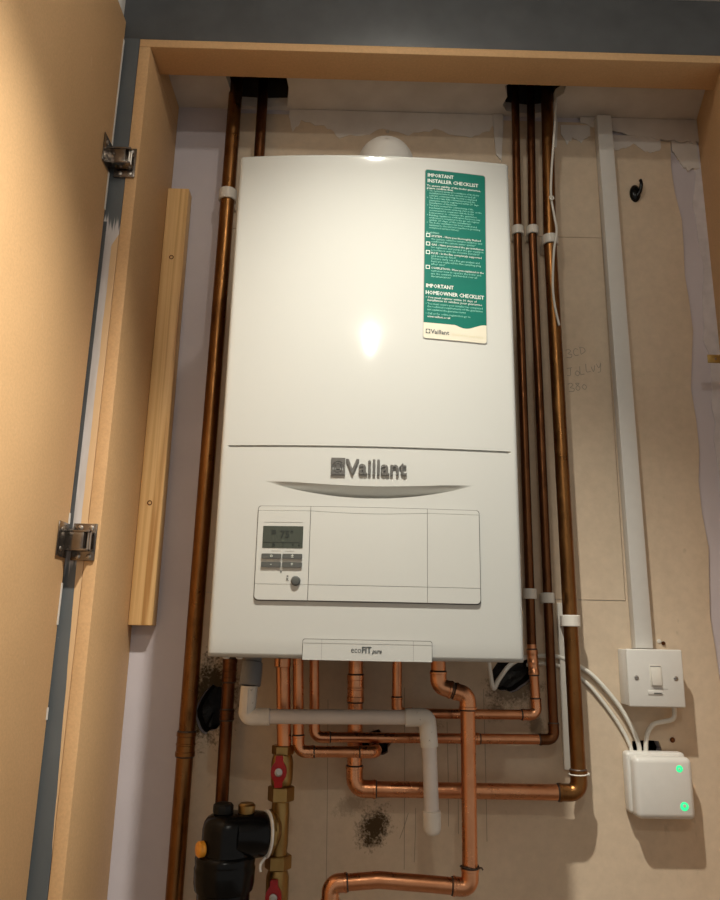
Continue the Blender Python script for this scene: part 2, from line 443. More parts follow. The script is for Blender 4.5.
# cupboard ceiling with two broken openings for the pipes
ZC = 1.0045
up = lambda u, v, d: (u, v, ZC+d)
CH1 = [(-.268, .196), (-.240, .190), (-.205, .196), (-.158, .192), (-.155, .235), (-.162, .283), (-.215, .286), (-.272, .282), (-.264, .240)]
CH2 = [(.240, .212), (.262, .194), (.300, .190), (.350, .196), (.352, .226), (.341, .240), (.338, .276), (.300, .284), (.256, .278), (.246, .262), (.250, .240)]
cc = sempty('ceiling')
finish('cupboard_ceiling', sheet([[(-.40, .150), (.66, .150), (.66, .32), (-.40, .32)], CH1, CH2], up, .02), 'plaster', cc, smooth=False)
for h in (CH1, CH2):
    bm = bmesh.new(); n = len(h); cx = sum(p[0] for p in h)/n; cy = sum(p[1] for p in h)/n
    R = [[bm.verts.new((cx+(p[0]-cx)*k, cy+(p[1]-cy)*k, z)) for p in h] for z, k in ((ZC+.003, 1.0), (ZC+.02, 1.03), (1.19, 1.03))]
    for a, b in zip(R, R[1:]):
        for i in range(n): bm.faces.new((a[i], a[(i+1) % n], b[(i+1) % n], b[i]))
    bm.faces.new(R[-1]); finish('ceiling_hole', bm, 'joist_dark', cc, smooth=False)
YF = .0955
plain('floor_brown', (.16, .115, .075), .5, var=.15, scale=6)
struct(finish('floor', bx(-1.6, 1.6, -2.6, .33, -1.36, -1.33), 'floor_brown', smooth=False))
finish('room_ceiling', bx(-1.6, 1.6, -2.6, YF+.02, 1.088, 1.12), 'ceiling_white', cc, smooth=False)

# frame: MDF lining with its cut edges showing, painted grey beam and post around it
t1 = sempty('trim_1')
finish('lintel_beam', bx(-.420, 1.0, YF, YF+.060, .9770, 1.0875, .0012), 'lintel_paint', t1)
finish('lining_head', bx(-.388, .80, YF-.0005, .158, .962, .9765, .0008), 'mdf', t1)
t2 = sempty('trim_2')
finish('frame_post', bx(-.446, -.3885, YF, YF+.060, -1.33, .9785, .0012), 'frame_paint', t2)
finish('grey_line', bx(-.4140, -.4088, YF-.0010, YF+.001, .165, .640), 'lintel_paint', t2, smooth=False)  # thin raised grey strip along the door gap, middle of the post
finish('room_wall_beside_frame', bx(-1.6, -.4205, YF+.012, YF+.05, -1.33, 1.0875), 'ceiling_white', t2, smooth=False)
wl = struct(finish('wall_left', bx(-.388, -.370, YF-.0005, YW+.004, -1.33, .9618, .0008), 'mdf'))
finish('upper_lining', bx(-.388, -.370, .158, YW+.004, .9618, ZC), 'mdf', wl, smooth=False)
bm = sheet([[(.576, YF-.0005), (.627, YW+.004), (.650, YW+.004), (.600, YF-.0005)]], lambda u, v, d: (u, v, -1.33+d), 1.33+.9618)
wr = struct(finish('wall_right', bm, 'mdf', smooth=False))
bm = sheet([[(.5921, .158), (.627, YW+.004), (.650, YW+.004), (.613, .158)]], lambda u, v, d: (u, v, .9618+d), ZC-.9618)
finish('upper_lining', bm, 'mdf', wr, smooth=False)
finish('frame_post', bx(.601, .80, YF, YF+.06, -1.33, .9618, .0012), 'frame_paint', wr)
bm = bx(.5670, .6045, .2190, .2212, .4810, .4955, .0006)
bp = finish('catch_plate', bm, 'brass_plate', wr)
finish('screw', lat((.5800, .2190, .488), (0, -1, 0), [(-.0005, .0022), (.0007, .0020), (.0010, .0008)], 12), 'steel', bp)

# the open cupboard door with its two sprung hinges
door = sempty('door_1')
finish('door_leaf', bx(-.4290, -.4112, -.50, YF-.008, -1.32, 1.002, .0012), 'mdf', door)
for z0, z1 in ((.655, .965), (.163, .185), (.035, .090), (-.085, -.070)):
    finish('door_edge_strip', bx(-.4110, -.4102, YF-.0125, YF-.0082, z0, z1), 'ceiling_white', door, smooth=False)
def hinge(z, tip):
    """two screwed wing plates, a raised bridge and its knuckles over the gap between door and post"""
    y = YF-.006
    h = finish('hinge', bx(-.4105, -.3840, y-.017, y-.0035, z-.0115, z+.0115, .0010), 'nickel', door)
    bm = bx(-.4105, -.4092, y-.040, y-.004, z-.0235, z+.0235, .0006)
    finish('door_wing', bm, 'nickel', h)
    bm = bx(-.4060, -.3735, y+.0020, y+.0052, z-.0255, z+.0255, .0008)
    finish('post_wing', bm, 'nickel', h)
    for s in (-1, 1):
        bm = bx(-.4140, -.3760, y-.018, y-.001, z+s*.0125-.0013, z+s*.0125+.0013, .0005); finish('bridge_cheek', bm, 'nickel', h)
    for x in (-.4132, -.3800, -.3768):
        finish('knuckle_pin', lat((x, y-.0105, z-.0125), (0, 0, 1), [(0, .0018), (.025, .0018)], 10), 'steel', h)
    finish('knuckle', lat((-.4172, y-.012, z-.0145), (0, 0, 1), [(0, .0032), (.0015, .0042), (.0275, .0042), (.029, .0032)], 14), 'black_rough', h)
    for s in (-1, 1):
        for x in (-.396, -.381):
            finish('screw', lat((x, y+.002, z+s*.0195), (0, -1, 0), [(-.0005, .0036), (.0012, .0034), (.0020, .0016)], 14), 'steel', h)
        finish('screw', lat((-.4092, y-.028, z+s*.013), (1, 0, 0), [(-.0005, .0036), (.0012, .0034), (.0020, .0016)], 14), 'steel', h)
hinge(.742, 0); hinge(.1465, 0)

# pine batten in the left corner
bt = thing('wooden_batten', 'pale pine batten screwed upright to the wall beside the brown board lining', 'batten', (-.348, .28, .037))
bm = bx(-.3695, -.331, .2665, .2925, .037, .8125, .0016, 2)
finish('board', bm, 'pine', bt)
for x, z in ((-.352, .674), (-.352, .232)):
    finish('screw', lat((x, .2665, z), (0, -1, 0), [(-.003, .0042), (.0003, .0042), (.0004, .0026), (-.0006, .0022)], 16), 'copper_dark', bt)

# ------------------------------------------------------------------ boiler
HW, HH = .1962, .7039
def yf(x): return .012*(x/HW)**2
boiler = thing('wall_boiler', 'white wall-hung gas boiler with green checklist sticker and small grey display', 'boiler', (0, .15, 0))
finish('casing', bx(-.1935, .1935, .030, .2885, .006, .6995, .004), 'casing_grey', boiler)
finish('underside_tray', bx(-.186, .186, .034, .282, .0015, .0065, .001), 'underside_dark', boiler)
def ztop(x):
    k = min(1, abs(x)/.150); return .2156+.0050*k*k*(3-2*k)
def zbot(x): return max(min(.1996+.0190*(x/.13)**2, ztop(x)-.0003), 0)
def front_panel():
    R = .006; xs = []
    for k in range(6): xs.append(-HW+R*(1-math.cos(k/5*PI/2)))
    N = 96
    a = xs[-1]; xs += [a+(-2*a)*k/N for k in range(1, N)]; xs += [-x for x in xs[:6][::-1]]
    rows = []
    for k in range(6): rows.append((lambda x, k=k: R*(1-math.cos(k/5*PI/2)), 'e'))
    for k in range(1, 13): rows.append((lambda x, k=k: R+(zbot(x)-R)*k/12, 0))
    for k in range(0, 9): rows.append((lambda x, k=k: zbot(x)+(ztop(x)-zbot(x))*k/8+(.00003 if k == 0 else 0), ('s', 1-k/8)))
    for k in (.02, .08, .3, .65, 1.0): rows.append((lambda x, k=k: ztop(x)+(.2657-ztop(x))*k, 0))
    rows += [(lambda x: .2662, 'g'), (lambda x: .2680, 'g'), (lambda x: .2685, 0)]
    for k in range(1, 25): rows.append((lambda x, k=k: .2685+(HH-R-.2685)*k/24, 0))
    for k in range(1, 6): rows.append((lambda x, k=k: HH-R+R*math.sin(k/5*PI/2), 'e'))
    bm = bmesh.new(); G = []
    for fn, kind in rows:
        line = []
        for x in xs:
            z = fn(x); y = yf(x)
            for d in (HW-abs(x), z, HH-z):
                if d < R: y += R-math.sqrt(max(0, R*R-(R-d)**2))
            if isinstance(kind, tuple):
                amt = (ztop(x)-zbot(x))/.0162; y += .021*kind[1]*max(0, amt-.02)**1.9
            if kind == 'g' and abs(x) < .183: y += .0032
            line.append(bm.verts.new((x, y, z)))
        G.append(line)
    for a, b in zip(G, G[1:]):
        for i in range(len(xs)-1): bm.faces.new((a[i], a[i+1], b[i+1], b[i]))
    # skirts turned back towards the wall
    ring = G[0]+[l[-1] for l in G[1:]]+G[-1][::-1][1:]+[l[0] for l in G[1:-1]][::-1]
    B = [bm.verts.new((v.co.x, .045, v.co.z)) for v in ring]; n = len(ring)
    for i in range(n): bm.faces.new((ring[i], ring[(i+1) % n], B[(i+1) % n], B[i]))
    o = finish('front_panel', bm, 'boiler_white', boiler, angle=40); return o
fp = front_panel()

def cplate(x0, x1, z0, z1, proud, thick, rad=(0, 0, 0, 0), lo=None, hi=None, n=None):
    """plate that follows the bowed front; rad = bottom-left, bottom-right, top-left, top-right corner radii"""
    n = n or max(4, int((x1-x0)/.004)); xs = [x0+(x1-x0)*k/n for k in range(n+1)]
    for r, s in ((rad[0] or rad[2], 0), (rad[1] or rad[3], 1)):
        if r:
            for k in range(1, 6):
                q = r*(1-math.cos(k/6*PI/2)); xs.append(x0+q if s == 0 else x1-q)
    xs = sorted(set(round(x, 6) for x in xs)); bm = bmesh.new(); cols = []
    for x in xs:
        a = lo(x) if lo else z0; b = hi(x) if hi else z1
        for r, d, bot in ((rad[0], x-x0, 1), (rad[1], x1-x, 1), (rad[2], x-x0, 0), (rad[3], x1-x, 0)):
            if r and d < r:
                q = r-math.sqrt(max(0, r*r-(r-d)**2))
                if bot: a += q
                else: b -= q
        y = yf(x)-proud
        cols.append([bm.verts.new(c) for c in ((x, y, a), (x, y, b), (x, y+thick, b), (x, y+thick, a))])
    for p, q in zip(cols, cols[1:]):
        for k in range(4): bm.faces.new((p[k], p[(k+1) % 4], q[(k+1) % 4], q[k]))
    bm.faces.new(cols[0]); bm.faces.new(cols[-1][::-1]); return bm
FONT = bpy.data.fonts.load('<builtin>') if not bpy.data.fonts else bpy.data.fonts[0]
def text_bm(s, size, bold=0.0, extrude=0.0, shear=0.0, width=None, align='LEFT', res=2):
    cu = bpy.data.curves.new('t', 'FONT'); cu.font = FONT; cu.body = s; cu.size = size; cu.extrude = extrude
    cu.resolution_u = res; cu.shear = shear; cu.align_x = align
    ob = bpy.data.objects.new('t', cu); C.objects.link(ob)
    dg = bpy.context.evaluated_depsgraph_get(); me = bpy.data.meshes.new_from_object(ob.evaluated_get(dg))
    bm = bmesh.new(); bm.from_mesh(me); bpy.data.meshes.remove(me); bpy.data.objects.remove(ob); bpy.data.curves.remove(cu)
    if bold and bm.verts:                       # heavier weight: the letters doubled a hair apart
        src = bpy.data.meshes.new('t'); bm.to_mesh(src); b = bold*size*.9
        for n_, (dx, dy) in enumerate(((b, 0), (-b, 0), (0, b*.7), (0, -b*.7))):
            q = bmesh.new(); q.from_mesh(src)
            for v in q.verts: v.co.x += dx; v.co.y += dy; v.co.z += .00005*(n_+1)
            merge(bm, q)
        bpy.data.meshes.remove(src)
    if width and bm.verts:
        lo = min(v.co.x for v in bm.verts); hi = max(v.co.x for v in bm.verts); k = width/max(1e-6, hi-lo)
        for v in bm.verts: v.co.x = lo+(v.co.x-lo)*k if align == 'LEFT' else v.co.x*k
    return bm
def onto_front(bm, ox, oz, proud, rot=0.0):
    ca, sa = math.cos(rot), math.sin(rot)
    for v in bm.verts:
        x = ox+v.co.x*ca-v.co.y*sa; z = oz+v.co.x*sa+v.co.y*ca
        v.co = Vector((x, yf(x)-proud-v.co.z, z))
    return bm

# control panel: three cover plates on a dark-edged frame
PX0, PX1, PZ0, PZ1 = -.1408, .1412, .0700, .1872
control = finish('control_panel', cplate(PX0-.0011, PX1+.0011, PZ0-.0013, PZ1+.0009, .0008, .004, (.005, .005, .004, .004)), 'gap_dark', boiler)
mid_lo = lambda x: .1815-.0025*math.cos(min(1, abs(x)/.0735)*PI/2)
finish('cover_head', cplate(-.0737, .0744, .181, PZ1, .0026, .003, hi=None, lo=lambda x: mid_lo(x)+.0005), 'panel_white', control)
finish('cover_flap', cplate(-.0737, .0744, .0893, .181, .0028, .003, hi=lambda x: mid_lo(x)), 'panel_white', control)
finish('cover_foot', cplate(-.0737, .0744, PZ0, .0888, .0026, .003), 'panel_white', control)
finish('display_fascia', cplate(PX0, -.0745, .0893, .1815, .0028, .003), 'panel_white', control)
finish('fascia_head', cplate(PX0, -.0745, .1819, PZ1, .0026, .003, (0, 0, .004, 0)), 'panel_white', control)
finish('fascia_foot', cplate(PX0, -.0745, PZ0, .0890, .0026, .003, (.005, 0, 0, 0)), 'panel_white', control)
finish('blank_cover', cplate(.0750, PX1, .0893, .1815, .0028, .003), 'panel_white', control)
finish('blank_head', cplate(.0750, PX1, .1819, PZ1, .0026, .003, (0, 0, 0, .004)), 'panel_white', control)
finish('blank_foot', cplate(.0750, PX1, PZ0, .0890, .0026, .003, (0, .005, 0, 0)), 'panel_white', control)
finish('display', cplate(-.1338, -.0826, .1340, .1618, .0031, .002), 'lcd', control)
finish('display_digits', onto_front(text_bm('75\u00b0', .0125, .01), -.1120, .1475, .0033), 'lcd_ink', control, smooth=False)
finish('display_symbol', cplate(-.1228, -.1172, .1515, .1568, .0033, .001), 'lcd_ink', control)
finish('display_rule', cplate(-.1333, -.0830, .1408, .1413, .0033, .001), 'lcd_ink', control)
for x, s in ((-.1215, '\u00bb'), (-.1085, '/'), (-.0965, '\u2022'), (-.0885, '-')):
    finish('display_symbol', onto_front(text_bm(s, .008, .02), x, .1362, .0033), 'lcd_ink', control, smooth=False)
finish('fascia_rule', cplate(-.1325, -.0835, .1666, .1670, .0030, .001), 'print_grey', control)
finish('fascia_rule', cplate(-.1220, -.1100, .1301, .1305, .0030, .001), 'print_grey', control)
finish('fascia_rule', cplate(-.1050, -.0930, .1301, .1305, .0030, .001), 'print_grey', control)
for x0, x1, z0, z1, s in ((-.1340, -.1090, .1205, .1268, 'o'), (-.1076, -.0826, .1205, .1268, '\u00b1'), (-.1340, -.1090, .1100, .1163, '-'), (-.1076, -.0826, .1100, .1163, '+')):
    b = finish('button', cplate(x0, x1, z0, z1, .0046, .003, (.0012, .0012, .0012, .0012)), 'button_grey', control)
    finish('button_mark', onto_front(text_bm(s, .0065, .02, align='CENTER'), (x0+x1)/2, z0+.0018, .0048), 'print_white', b, smooth=False)
    finish('button_lip', cplate(x0, x1, z0-.0016, z0-.0002, .0034, .002), 'panel_white', b)
finish('fascia_mark', onto_front(text_bm('\u2228', .006, .02, align='CENTER') if False else text_bm('v', .007, .02, align='CENTER'), -.1085, .1030, .0030), 'print_dark', control, smooth=False)
finish('reset_knob', lat((-.0897, yf(-.0897)-.0026, .0936), (0, -1, 0), [(-.001, .0062), (.0018, .0060), (.0032, .0048), (.0036, .002)], 24), 'button_grey', control)
finish('reset_mark', onto_front(text_bm('X', .0052, .01), -.1022, .0936, .0030), 'print_dark', control, smooth=False)
finish('reset_mark', cplate(-.1012, -.0990, .0985, .1000, .0030, .001), 'print_dark', control)

# lower label flap
flap = finish('name_flap', cplate(-.0786, .0806, -.0005, .0242, .0007, .003, (0, 0, .003, .003)), 'gap_dark', boiler)
finish('flap_cover', cplate(-.0778, -.0550, -.0008, .0234, .0022, .003, (0, 0, .003, 0)), 'boiler_white', flap)
finish('flap_cover', cplate(-.0547, .0570, -.0008, .0234, .0022, .003), 'boiler_white', flap)
finish('flap_cover', cplate(.0573, .0798, -.0008, .0234, .0022, .003, (0, 0, 0, .003)), 'boiler_white', flap)
finish('flap_rule', cplate(-.0770, .0790, .0190, .0193, .0024, .001), 'print_grey', flap)
finish('lettering', onto_front(text_bm('eco', .0105, .0, width=.0125), -.0195, .0085, .0024), 'print_dark', flap, smooth=False)
finish('lettering', onto_front(text_bm('FIT', .0105, .045, width=.0118), -.0062, .0085, .0024), 'print_dark', flap, smooth=False)
finish('lettering', onto_front(text_bm('pure', .0072, .03, shear=.25, width=.0120), .0068, .0085, .0024), 'print_dark', flap, smooth=False)

# raised maker's badge: hare in a ring inside a square, then the name
badge = finish('maker_badge', onto_front(text_bm('Vaillant', .0285, .026, .0011, width=.0790), -.0302, .2308, .0011), 'silver_badge', boiler, smooth=False)
def rect_loop(x0, x1, z0, z1): return [(x0, z0), (x1, z0), (x1, z1), (x0, z1)]
def circ(cx, cz, r, n=24, sx=1): return [(cx+r*sx*math.cos(2*PI*k/n), cz+r*math.sin(2*PI*k/n)) for k in range(n)]
fr = lambda u, v, d: (u, yf(u)-.0022+d, v)
EX, EZ = -.0408, .2408
finish('badge_square', sheet([rect_loop(EX-.0092, EX+.0092, EZ-.0112, EZ+.0112), circ(EX, EZ-.001, .0078, sx=.95)], fr, .0022), 'silver_badge', badge, smooth=False)
finish('badge_ring', sheet([circ(EX, EZ-.001, .0066, sx=.9), circ(EX, EZ-.001, .0052, sx=.88)], fr, .0018), 'silver_badge', badge, smooth=False)
finish('badge_hare', sheet([[(EX-.0024, EZ-.0042), (EX+.0024, EZ-.0042), (EX+.0030, EZ-.001), (EX+.0022, EZ+.0008), (EX+.0034, EZ+.0056), (EX+.0018, EZ+.0060), (EX+.0006, EZ+.0016),
                            (EX-.0006, EZ+.0016), (EX-.0018, EZ+.0060), (EX-.0034, EZ+.0056), (EX-.0022, EZ+.0008), (EX-.0030, EZ-.001)]], fr, .0018), 'silver_badge', badge, smooth=False)

# green checklist sticker
SW, SH, SROT, SLEAN = .0888, .2610, math.radians(-2.6), math.radians(-.7)
SOX, SOZ = .0690, .4212       # bottom-left corner
def st_map(u, v, proud):
    x = SOX+u*math.cos(SROT)-v*math.sin(SLEAN); z = SOZ+u*math.sin(SROT)+v*math.cos(SLEAN)
    return (x, yf(x)-proud, z)
def st_poly(pts_lo, pts_hi, proud, thick=.0004):
    bm = bmesh.new(); cols = []
    for (u, a), (_, b) in zip(pts_lo, pts_hi):
        cols.append([bm.verts.new(c) for c in (st_map(u, a, proud), st_map(u, b, proud), st_map(u, b, proud-thick), st_map(u, a, proud-thick))])
    for p, q in zip(cols, cols[1:]):
        for k in range(4): bm.faces.new((p[k], p[(k+1) % 4], q[(k+1) % 4], q[k]))
    bm.faces.new(cols[0]); bm.faces.new(cols[-1][::-1]); return bm
def corner(u, w, r):
    d = min(u, w-u); return r-math.sqrt(max(0, r*r-(r-d)**2)) if d < r else 0
us = sorted(set([.004*(1-math.cos(k/6*PI/2)) for k in range(7)]+[.004+(SW-.008)*k/30 for k in range(31)]+[SW-.004*(1-math.cos(k/6*PI/2)) for k in range(7)]))
sticker = finish('checklist_sticker', st_poly([(u, corner(u, SW, .004)) for u in us], [(u, SH-corner(u, SW, .004)) for u in us], .0006), 'print_grey', boiler, smooth=False)
m = .0009; iw = SW-2*m
ui = [m+u*iw/SW for u in us]
wave = lambda u: .0235-.0030*(0 if u < .045 else math.sin((u-.045)/(SW-.045)*PI*1.6)*1.3)
finish('cream_foot', st_poly([(u, m+corner(u-m, iw, .0036)) for u in ui], [(u, wave(u)) for u in ui], .0009, .0005), 'sticker_cream', sticker, smooth=False)
finish('green_field', st_poly([(u, wave(u)) for u in ui], [(u, SH-m-corner(u-m, iw, .0036)) for u in ui], .0009, .0005), 'sticker_green', sticker, smooth=False)
def st_text(s, u, v, size, mat, bold=0, width=None):
    bm = text_bm(s, size, bold, width=width, res=1)
    for q in bm.verts: q.co = Vector(st_map(u+q.co.x, v+q.co.y, .00105+q.co.z))
    finish('lettering', bm, mat, sticker, smooth=False)
zv = lambda y: (868-y)/813*SH          # sticker heights
st_text('IMPORTANT', .0040, zv(93), .0078, 'print_white', .03, .0375)
st_text('INSTALLER CHECKLIST', .0040, zv(121), .0078, 'print_white', .03, .0735)
st_text('To ensure validity of the boiler guarantee,', .0034, zv(142), .0042, 'print_white', .02, .0780)
st_text('please confirm that:', .0034, zv(154), .0042, 'print_white', .02, .0380)
body = [('\u2022', 'The technical system pre-conditions of the boiler', .072), ('', 'installation have been carried out and all', .066), ('', 'relevant commissioning records completed', .068),
        ('\u2022', 'The boiler was fully commissioned and the', .066), ('', 'guarantee may be registered within 30 days', .071), ('', 'installation of the boiler', .040),
        ('\u2022', 'The boiler received the commissioning of the', .063), ('', 'benchmark to ensure servicing of the boiler on the', .075), ('', 'recommended in conjunction with the boiler', .064), ('', 'homeowner to complete the guarantee', .068),
        ('\u2022', 'Building regulations notification has been sent', .073), ('', 'notification is completed to the gas safe register', .072), ('', 'within 30 days of the installation', .060),
        ('\u2022', 'The boiler installation has been notified and', .068), ('', 'explained to the end user together in providing', .073), ('', 'completed service history', .042)]
for i, (b, s, wd) in enumerate(body):
    v = zv(166+12.2*i)
    if b: st_text(b, .0040, v, .0040, 'print_mint', .02)
    st_text(s, .0070, v, .0039, 'print_mint', 0, wd)
st_text('In addition:', .0034, zv(373), .0040, 'print_mint', .01, .018)
chk = [(390, 'SYSTEM - Have you thoroughly flushed', .072, 1), (403, 'the system, added a suitable inhibitor and', .074, 0), (416, 'confirmed the system water quality?', .064, 0),
       (431, 'GAS - Have you tested the gas installation', .076, 1), (444, 'for tightness and purged the gas supply in', .076, 0), (457, 'accordance with the relevant standard?', .070, 0),
       (472, 'FLUE - Is the flue completely supported', .073, 1), (485, 'and securely fixed?', .036, 0), (498, 'Did you carry out a flue gas analysis and', .070, 0), (511, 'have you replaced the flue sampling plug', .072, 0), (524, 'after use?', .020, 0),
       (543, 'COMPLETION - Have you explained to the', .076, 1), (556, 'customer how to operate the boiler and', .072, 0), (569, 'use the controls, and handed over all', .066, 0), (582, 'documentation?', .028, 0)]
for y, s, wd, b in chk:
    st_text(s, .0104, zv(y), .0042, 'print_white' if b else 'print_mint', .012 if b else 0, wd*.975)
    if b:
        bm = bmesh.new(); zz = zv(y)-.0006
        for a0, a1, b0, b1 in ((0, .0058, 0, .0010), (0, .0058, .0048, .0058), (0, .0010, .0010, .0048), (.0048, .0058, .0010, .0048)):
            q = st_poly([(.0030+a0, zz+b0), (.0030+a1, zz+b0)], [(.0030+a0, zz+b1), (.0030+a1, zz+b1)], .0011, .0003); merge(bm, q)
        finish('tick_box', bm, 'print_white', sticker, smooth=False)
st_text('IMPORTANT', .0034, zv(632), .0080, 'print_white', .03, .0385)
st_text('HOMEOWNER CHECKLIST', .0030, zv(664), .0080, 'print_white', .03, .0815)
for y, s, wd, mm in ((682, '\u2022 You must register within 30 days of', .071, 'print_white'), (695, '  installation to validate your guarantee', .076, 'print_white'), (711, '\u2022 You must ensure your installer has completed', .079, 'print_mint'),
                     (724, '  the technical requirements of the guarantee', .077, 'print_mint'), (738, '  and explained the guarantee terms', .053, 'print_mint'), (756, '\u2022 Call or for online registration go to', .062, 'print_mint'), (770, '  www.vaillant.co.uk', .032, 'print_white')):
    st_text(s, .0034, zv(y), .0043, mm, .012 if mm == 'print_white' else 0, wd)
st_text('Vaillant', .0110, .0082, .0088, 'print_dark', .03, .0255)
st_text('Comfort for your home', .0400, .0078, .0046, 'print_gold', 0, .0430)
bm = bmesh.new()
for lo_, hi_ in (((.0040, .0080), (.0102, .0144)),):
    A = [(.0040, .0080), (.0102, .0080), (.0102, .0144), (.0040, .0144)]
    merge(bm, sheet([A, [(.0071+.0022*math.cos(k*PI/8), .0112+.0024*math.sin(k*PI/8)) for k in range(16)]], lambda u, v, d: st_map(u, v, .0011-d), .0003))
finish('printed_emblem', bm, 'print_dark', sticker, smooth=False)
# small fixings under the front edge
for x in (-.1765, -.160):
    finish('case_screw', lat((x, .040, .003), (0, 0, -1), [(0, .0045), (.0045, .0045), (.006, .003)], 14), 'white_plastic', boiler)

# flue elbow on top of the boiler
fl = thing('flue_elbow', 'round white flue elbow rising from the top of the boiler', 'flue', (.0208, .14, .7))
finish('elbow', tube(fillet([(.0222, .14, .6998), (.0222, .14, .806), (.0222, .288, .806)], .052, 14), .0480, 40), 'white_plastic', fl)
finish('collar', lat((.0208, .14, .6998), (0, 0, 1), [(0, .052), (.012, .052), (.014, .047)], 40), 'white_plastic', fl)
finish('sampling_screw', lat((.0222, .1010, .8190), (0, -.80, .60), [(-.002, .003), (.0016, .003), (.0022, .0015)], 14), 'steel', fl)

# ------------------------------------------------------------------ pipework
def pipe(name, label, pts, r, mat, fit=None, bend=None, elbows=(), couplings=(), group=None, cat='pipe', fl=None, seg=18):
    """tube along pts; elbows = corner indices that carry a soldered elbow; couplings = (a, b) sleeves between two points"""
    fit = fit or mat; bend = bend if bend is not None else r*1.5; fl = fl or r*1.9
    low = min(pts, key=lambda p: p[2]); root = thing(name, label, cat, low, group)
    mats = [mat]*(len(pts)-1) if isinstance(mat, str) else list(mat)
    i = 0
    while i < len(mats):
        j = i
        while j+1 < len(mats) and mats[j+1] == mats[i]: j += 1
        run = [Vector(p) for p in pts[i:j+2]]
        if i in elbows: run[0] = run[0]+(run[1]-run[0]).normalized()*bend
        if j+1 in elbows: run[-1] = run[-1]+(run[-2]-run[-1]).normalized()*bend
        finish('tube', tube(fillet(run, bend, 8), r, seg), mats[i], root); i = j+1
    fits = fit if isinstance(fit, dict) else {}
    for i in elbows:
        a, b, c = Vector(pts[i-1]), Vector(pts[i]), Vector(pts[i+1])
        t = bend/math.tan((a-b).angle(c-b)/2)+fl
        p = fillet([b+(a-b).normalized()*t, b, b+(c-b).normalized()*t], bend, 8)
        d0 = (p[0]-p[1]).normalized(); d1 = (p[-1]-p[-2]).normalized(); e = r*.34
        path = [p[0], p[0]-d0*.0006, p[0]-d0*e, p[0]-d0*(e+.0005)]+p[1:-1]+[p[-1]-d1*(e+.0005), p[-1]-d1*e, p[-1]-d1*.0006, p[-1]]
        n = len(p)-2; R = [r*1.04, r*1.19, r*1.19, r*1.11]+[r*1.11]*n+[r*1.11, r*1.19, r*1.19, r*1.04]
        el = finish('elbow', tube(path, R, seg), fits.get(i, fit if isinstance(fit, str) else 'copper_fitting'), root)
        for q, d in ((p[0], d0), (p[-1], d1)):
            finish('solder_ring', lat(q-d*.0002, d, [(0, r*1.13), (.0012, r*1.09), (.0018, r*1.01)], seg), 'solder', el)
    for a, b in couplings:
        a, b = Vector(a), Vector(b); L = (b-a).length
        cp = finish('coupling', lat(a, b-a, [(0, r*1.04), (.0008, r*1.18), (L*.18, r*1.18), (L*.2, r*1.11), (L*.46, r*1.11), (L*.48, r*1.17), (L*.54, r*1.17), (L*.56, r*1.11), (L*.8, r*1.11), (L*.82, r*1.18), (L-.0008, r*1.18), (L, r*1.04)], seg), fits.get('c', fit if isinstance(fit, str) else 'copper_fitting'), root)
        for q, d in ((a, a-b), (b, b-a)):
            finish('solder_ring', lat(q-d.normalized()*.0002, d, [(0, r*1.12), (.0012, r*1.08), (.0018, r*1.01)], seg), 'solder', cp)
    return root
def clip(label, x, y, z, r, h=.019, group=None, mat='clip_white'):
    root = thing('pipe_clip', label, 'clip', (x, YW, z-h/2), group)
    ang = [PI*(-.5)+2*PI*k/28 for k in range(29)]
    n = 26; ri, ro = r+.0004, r+.0034; bm = bmesh.new(); rows = []
    for k in range(n+1):
        a = math.radians(-235)+math.radians(290)*k/n       # open towards the wall
        c, s = math.cos(a), math.sin(a)
        rows.append([bm.verts.new((x+rr_*c, y+rr_*s, zz)) for rr_, zz in ((ri, z-h/2), (ro-.0008, z-h/2), (ro, z-h/2+.001), (ro, z+h/2-.001), (ro-.0008, z+h/2), (ri, z+h/2))])
    for p, q in zip(rows, rows[1:]):
        for k in range(6): bm.faces.new((p[k], p[(k+1) % 6], q[(k+1) % 6], q[k]))
    bm.faces.new(rows[0]); bm.faces.new(rows[-1][::-1]); finish('band', bm, mat, root)
    finish('base', bx(x-r*.8, x+r*.8, y+r+.0006, YW, z-h/2, z+h/2, .0008), mat, root)
    return root

R28, R22, R15 = .0126, .0098, .0074
# tall pipes left of the boiler
pipe('copper_pipe', 'thick aged copper pipe standing tall against the lilac wall beside the pine batten',
     [(-.2555, .254, 1.10), (-.2655, .254, -.62)], R28, 'copper_aged', couplings=[((-.2626, .254, -.117), (-.2629, .254, -.152))], group=None)
clip('white plastic pipe clip holding the thick aged pipe beside the batten', -.2572, .254, .791, R28, .021)
pipe('copper_pipe', 'dull aged copper pipe running down behind the boiler to the black filter', [(-.2065, .262, 1.10), (-.2040, .258, -.62)], R22, 'copper_dark',
     couplings=[((-.2045, .2588, -.010), (-.2045, .2588, -.045)), ((-.2043, .2584, -.085), (-.2043, .2584, -.100))])
